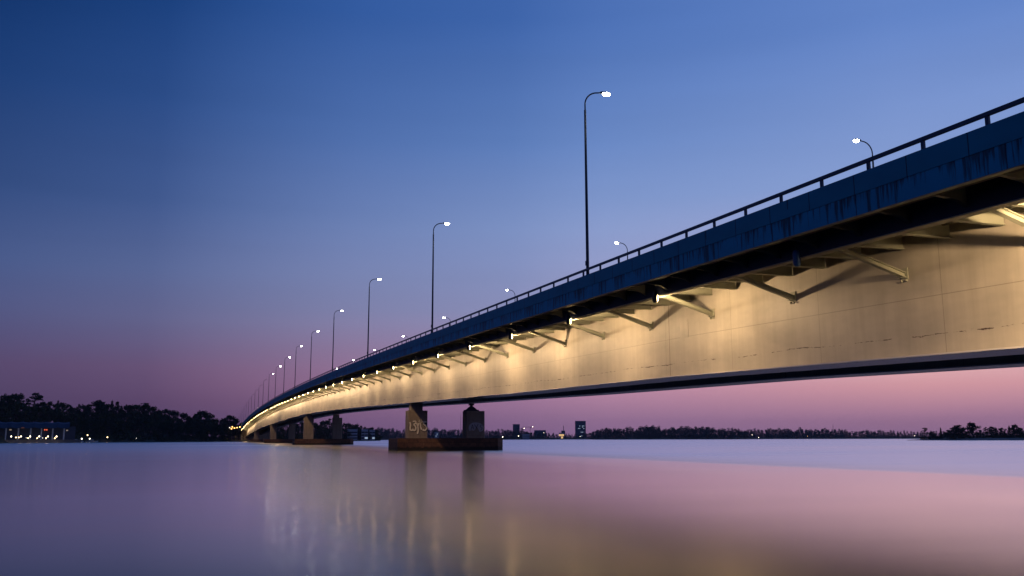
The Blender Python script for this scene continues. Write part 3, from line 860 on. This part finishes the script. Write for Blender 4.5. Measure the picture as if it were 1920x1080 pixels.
# pale ramp wall under the end span
B2=bldg_root('retaining_wall','pale sloping retaining wall below the bridge end span','wall',463,930,0)
mb=MB(); mb.face([(-4,0,0),(5,0,0),(2,0,4.2),(-4,0,5)]); mb.face([(-4,3,0),(-4,3,5),(2,3,4.2),(5,3,0)]); mb.face([(-4,0,5),(2,0,4.2),(2,3,4.2),(-4,3,5)]); mb.face([(2,0,4.2),(5,0,0),(5,3,0),(2,3,4.2)]); mb.face([(-4,3,0),(-4,0,0),(-4,0,5),(-4,3,5)])
mb.build('wall',m_white,B2)

# generic block with floors of windows
def block(name,label,px0,px1,ytop,d,z0,mat,nx,nz,lit=(),cat='building',depth=18,litmat=None,ybase=822,roof=None,pw=.62,ph=.5):
    px=(px0+px1)/2; t=bldg_root(name,label,cat,px,d,z0)
    w=wpx(px1-px0,d); zt=zpx(ytop,px,d)-z0
    MB().box((0,depth/2,zt/2),(w,depth,zt)).build('wall',mat,t)
    if roof: MB().box(*roof).build('roof_plant',mat,t)
    MB().box((0,depth/2,zt+.3),(w+.6,depth+.6,.6)).build('roof',mat,t)
    cw=w/nx; ch=zt/(nz+.6)
    for i in range(nx):
        for j in range(nz):
            m=litmat if (i,j) in lit else m_glass
            f=MB().box((-w/2+(i+.5)*cw,-.06,(j+.7)*ch),(cw*pw,.14,ch*ph)); f.build('window',m or m_glass,t)
    return t
block('office_tower','tall dark blue office tower with a few lit windows on the horizon',1078,1098,790,2650,4,m_darkb,8,13,{(3,9),(5,9),(5,8),(6,9),(2,7),(3,7),(6,7),(4,4),(5,4),(6,4),(4,1),(5,1)},litmat=m_lit,depth=22)
block('dark_office_block','dark square office block on the horizon left of the crane',961,974,796,2650,4,m_darkb,5,10,{(2,4),(3,4),(2,3)},litmat=m_headoff,depth=20)
block('long_low_hall','long low hall on the horizon between crane and chimney',1001,1023,807.2,2700,4,m_darkb,11,3,{(9,0)},litmat=m_lit,depth=30)
block('boiler_house','small boiler house at the foot of the far chimney',1052,1059,808,2700,4,m_dark,3,3,depth=12)
ch=bldg_root('chimney','thin far chimney on the horizon left of the tower','chimney',1056.3,2695,8); MB().tube([(0,0,0),(0,0,zpx(798.5,1056,2695)-8)],[1.1,.75],10).build('stack',m_dark,ch); MB().tube([(0,0,zpx(798.5,1056,2695)-8.6),(0,0,zpx(798.5,1056,2695)-7.9)],.95,10).build('rim',m_darkb,ch)
t=block('floodlit_house','small house glowing yellow on the far shore left of the tower',1047.5,1057,812,2200,1,m_white,5,2,{(0,1),(1,1),(2,1),(2,0),(3,1),(3,0),(4,1)},litmat=m_warm,depth=10,pw=.85,ph=.8)
block('pale_boathouse','low pale boathouse on the far shore left of the yellow house',979,992,814.6,2180,.5,m_white,7,2,depth=9)
block('terrace_block','pale blue terraced apartment block seen right of the second pier row',650.5,669,806,1022,1,m_white,1,3,depth=10,pw=.97,ph=.42)
block('terrace_block','second pale terraced block behind trees, middle of three',677,689,806,1046,1,m_white,2,3,{(1,0)},litmat=m_lit,depth=10,pw=.9)
block('terrace_block','rightmost of three terraced blocks behind the piers, one window lit',692,702,807,1086,1,m_white,2,3,{(1,0)},litmat=m_lit,depth=10,pw=.9)
block('shore_villa','pale blue villa on the far shore seen between the two piers',814,822,811,2180,1,m_white,4,3,{(1,1),(2,2)},litmat=m_lit,depth=10)
# tower crane and masts
def lattice(mb,a,b,w):
    a=Vector(a); b=Vector(b); n=max(2,int((b-a).length/(w*1.6)))
    for s in (-1,1):
        mb.bar(a+Vector((s*w/2,0,0)) if abs((b-a).z)>1 else a+Vector((0,0,s*w/2)), b+Vector((s*w/2,0,0)) if abs((b-a).z)>1 else b+Vector((0,0,s*w/2)),.35)
    for k in range(n):
        p=a+(b-a)*k/n; q=a+(b-a)*(k+1)/n; off=Vector((w/2,0,0)) if abs((b-a).z)>1 else Vector((0,0,w/2))
        mb.bar(p-off,q+off,.2)
for px,y,jl,jr,lab in ((993.5,801,16,7,'larger tower crane on the horizon right of the dark block'),(979.5,804,4,5,'small tower crane right beside the dark block')):
    d=2650; cr=bldg_root('tower_crane',lab,'crane',px,d,6,'cranes on the horizon'); H=zpx(y,px,d)-6
    m_=MB(); lattice(m_,(0,0,0),(0,0,H),1.6); m_.build('mast',m_dark,cr)
    m_=MB(); lattice(m_,(-wpx(jl,d),0,H),(wpx(jr,d),0,H),1.3); m_.build('jib',m_dark,cr)
    MB().box((1.5,0,H-1.6),(2,2,2.2)).build('cab',m_dark,cr)
    MB().ball((wpx(jr-2.2,d),0,H+1),.9,8,6).build('work_lamp',m_globew,cr)
for px,y,d,lab in ((863,779,2900,'thin tall radio mast rising left of the far pier'),(1562.5,797,2900,'short mast on the horizon above the right-hand wood')):
    ms=bldg_root('radio_mast',lab,'mast',px,d,2); H=zpx(y,px,d)-2
    m_=MB(); lattice(m_,(0,0,0),(0,0,H),2.2 if px>1000 else 1.0); m_.build('lattice',m_dark,ms)
    m_=MB(); m_.tube([(0,0,H),(0,0,H+5)],.2,5); m_.build('antenna',m_dark,ms)
for i,(px,y,r,lab) in enumerate(((942,819.4,1.3,'bright lamp on the far shore just right of the footing'),(971.5,817.6,1.1,'white lamp on the far shore below the dark block'),(1087,818.3,.7,'faint lamp at the foot of the far tower'),(1410,815.5,.8,'pale lamp at the right end of the headland wood'),(1421.5,820.3,.8,'low white lamp by the water right of the headland'),(1514,818,.7,'tiny orange lamp on the horizon shore at right'),(1714.5,817.3,.9,'small lamp on the shore left of the islet'),(1019,811.5,.8,'small lamp beside the long low hall'))):
    quay_lamp(px,y,2170 if px<1100 else 1880 if px<1440 else 2380,m_globew if i!=5 else m_globeo,lab,'',r*(1 if i in (0,1) else .75))

# ------------------------------------------------------------------ sky
w=bpy.data.worlds.new('World'); sc.world=w; w.use_nodes=True
nt=w.node_tree; nt.nodes.clear()
def N(t,**k):
    x=nt.nodes.new(t)
    for a,b in k.items(): setattr(x,a,b)
    return x
def MA(op,a,b=None,clamp=False):
    x=N('ShaderNodeMath',operation=op); x.use_clamp=clamp
    for i,v in enumerate((a,b)):
        if v is None: continue
        if hasattr(v,'is_output'): nt.links.new(v,x.inputs[i])
        else: x.inputs[i].default_value=v
    return x.outputs[0]
tc=N('ShaderNodeTexCoord').outputs['Generated']
sx=N('ShaderNodeSeparateXYZ'); nt.links.new(tc,sx.inputs[0])
X,Y,Z=sx.outputs
fx,fy=math.sin(TH),math.cos(TH)
fwd=MA('ADD',MA('MULTIPLY',X,fx),MA('MULTIPLY',Y,fy)); rgt=MA('SUBTRACT',MA('MULTIPLY',X,fy),MA('MULTIPLY',Y,fx))
az=MA('ARCTAN2',rgt,fwd)
el=MA('ARCSINE',Z)
pos=MA('DIVIDE',MA('ABSOLUTE',el),R(60),clamp=True)
def sramp(st):
    r=N('ShaderNodeValToRGB'); nt.links.new(pos,r.inputs[0]); e=r.color_ramp.elements
    while len(e)<len(st): e.new(.5)
    for k,(p,c) in enumerate(st):
        e[k].position=p/60; e[k].color=(*s2l(c),1)
    return r.outputs[0]
rL=sramp([(0,(70,59,92)),(2,(75,63,97)),(4.2,(80,68,106)),(7.3,(74,82,128)),(10,(64,84,134)),(14,(42,69,121)),(20,(20,56,112)),(26,(0,40,94)),(60,(3,24,62))])
rM=sramp([(0,(88,64,104)),(2.2,(106,76,112)),(4.2,(120,93,128)),(7,(115,113,152)),(10,(103,116,162)),(14,(78,103,160)),(20,(54,89,153)),(26,(33,77,146)),(60,(18,42,92))])
rC=sramp([(0,(140,106,146)),(1.5,(156,118,154)),(3.3,(178,132,166)),(5.5,(164,138,174)),(8,(144,148,190)),(13.2,(132,153,203)),(18.4,(98,131,192)),(26,(66,105,175)),(60,(32,66,130))])
rR=sramp([(0,(148,112,148)),(1.2,(168,124,154)),(3.0,(213,154,165)),(4.2,(228,176,181)),(6.5,(220,182,192)),(9,(182,172,204)),(15,(135,158,210)),(24,(98,132,199)),(60,(58,94,160))])
def mixc(f,a,b):
    m=N('ShaderNodeMix',data_type='RGBA'); nt.links.new(f,m.inputs[0]); nt.links.new(a,m.inputs[6]); nt.links.new(b,m.inputs[7]); return m.outputs[2]
def mr(a0,a1):
    m=N('ShaderNodeMapRange',interpolation_type='LINEAR'); nt.links.new(az,m.inputs[0]); m.inputs[1].default_value=R(a0); m.inputs[2].default_value=R(a1); return m.outputs[0]
c=mixc(mr(-34,-10),rL,rM); c=mixc(mr(-22,6),c,rC); c=mixc(mr(0,24),c,rR); c=mixc(mr(75,150),c,rL)
# very faint uneven haze streaks near the horizon
nz=N('ShaderNodeTexNoise'); mp=N('ShaderNodeMapping'); mp.inputs['Scale'].default_value=(2,2,26); nt.links.new(tc,mp.inputs[0]); nt.links.new(mp.outputs[0],nz.inputs['Vector']); nz.inputs['Scale'].default_value=1.2
hs=N('ShaderNodeHueSaturation'); nt.links.new(c,hs.inputs['Color']); nt.links.new(MA('ADD',MA('MULTIPLY',nz.outputs['Fac'],.10),.95),hs.inputs['Value'])
sky=N('ShaderNodeTexSky',sky_type='NISHITA'); sky.sun_disc=False; sky.sun_elevation=R(-3.0); sky.sun_rotation=R(18+55)
b1=N('ShaderNodeBackground'); nt.links.new(hs.outputs[0],b1.inputs[0]); b1.inputs[1].default_value=1.0
b2=N('ShaderNodeBackground'); nt.links.new(sky.outputs[0],b2.inputs[0]); b2.inputs[1].default_value=.05
ad=N('ShaderNodeAddShader'); nt.links.new(b1.outputs[0],ad.inputs[0]); nt.links.new(b2.outputs[0],ad.inputs[1])
ow=N('ShaderNodeOutputWorld'); nt.links.new(ad.outputs[0],ow.inputs[0])

# ------------------------------------------------------------------ evening haze over the bay
hz_=MB(); hz_.box((0,1500,45),(7400,5400,94))
M=NT('evening_haze'); M.t.nodes.remove(M.b)
pv=M.n('ShaderNodeVolumePrincipled'); pv.inputs['Color'].default_value=rgb(.72,.82,1.0); pv.inputs['Density'].default_value=.00006
M.l(pv.outputs[0],[x for x in M.t.nodes if x.type=='OUTPUT_MATERIAL'][0].inputs['Volume'])
tag(hz_.build('haze',M.m),'thin blue evening haze over the bay','haze',kind='stuff')
# ------------------------------------------------------------------ camera
cam=bpy.data.cameras.new('camera'); co=bpy.data.objects.new('camera',cam); C.objects.link(co)
cam.sensor_width=36; cam.lens=36*FPX/1920; cam.clip_end=60000; cam.clip_start=.1
co.location=(0,0,EYE)
pitch=math.atan((823-540)/FPX)
co.matrix_world=Matrix.Translation((0,0,EYE))@Matrix.Rotation(-TH,4,'Z')@Matrix.Rotation(R(90)+pitch,4,'X')@Matrix.Rotation(R(-.13),4,'Z')
sc.camera=co
sc.view_settings.view_transform='Standard'; sc.view_settings.look='None'; sc.view_settings.exposure=0; sc.view_settings.gamma=1
sc.render.engine='CYCLES'
sc.cycles.use_denoising=True
try: sc.cycles.denoiser='OPENIMAGEDENOISE'
except Exception: pass
sc.cycles.max_bounces=8; sc.cycles.diffuse_bounces=4; sc.cycles.glossy_bounces=4; sc.cycles.sample_clamp_indirect=4; sc.cycles.sample_clamp_direct=60
sc.cycles.caustics_reflective=True; sc.cycles.caustics_refractive=False
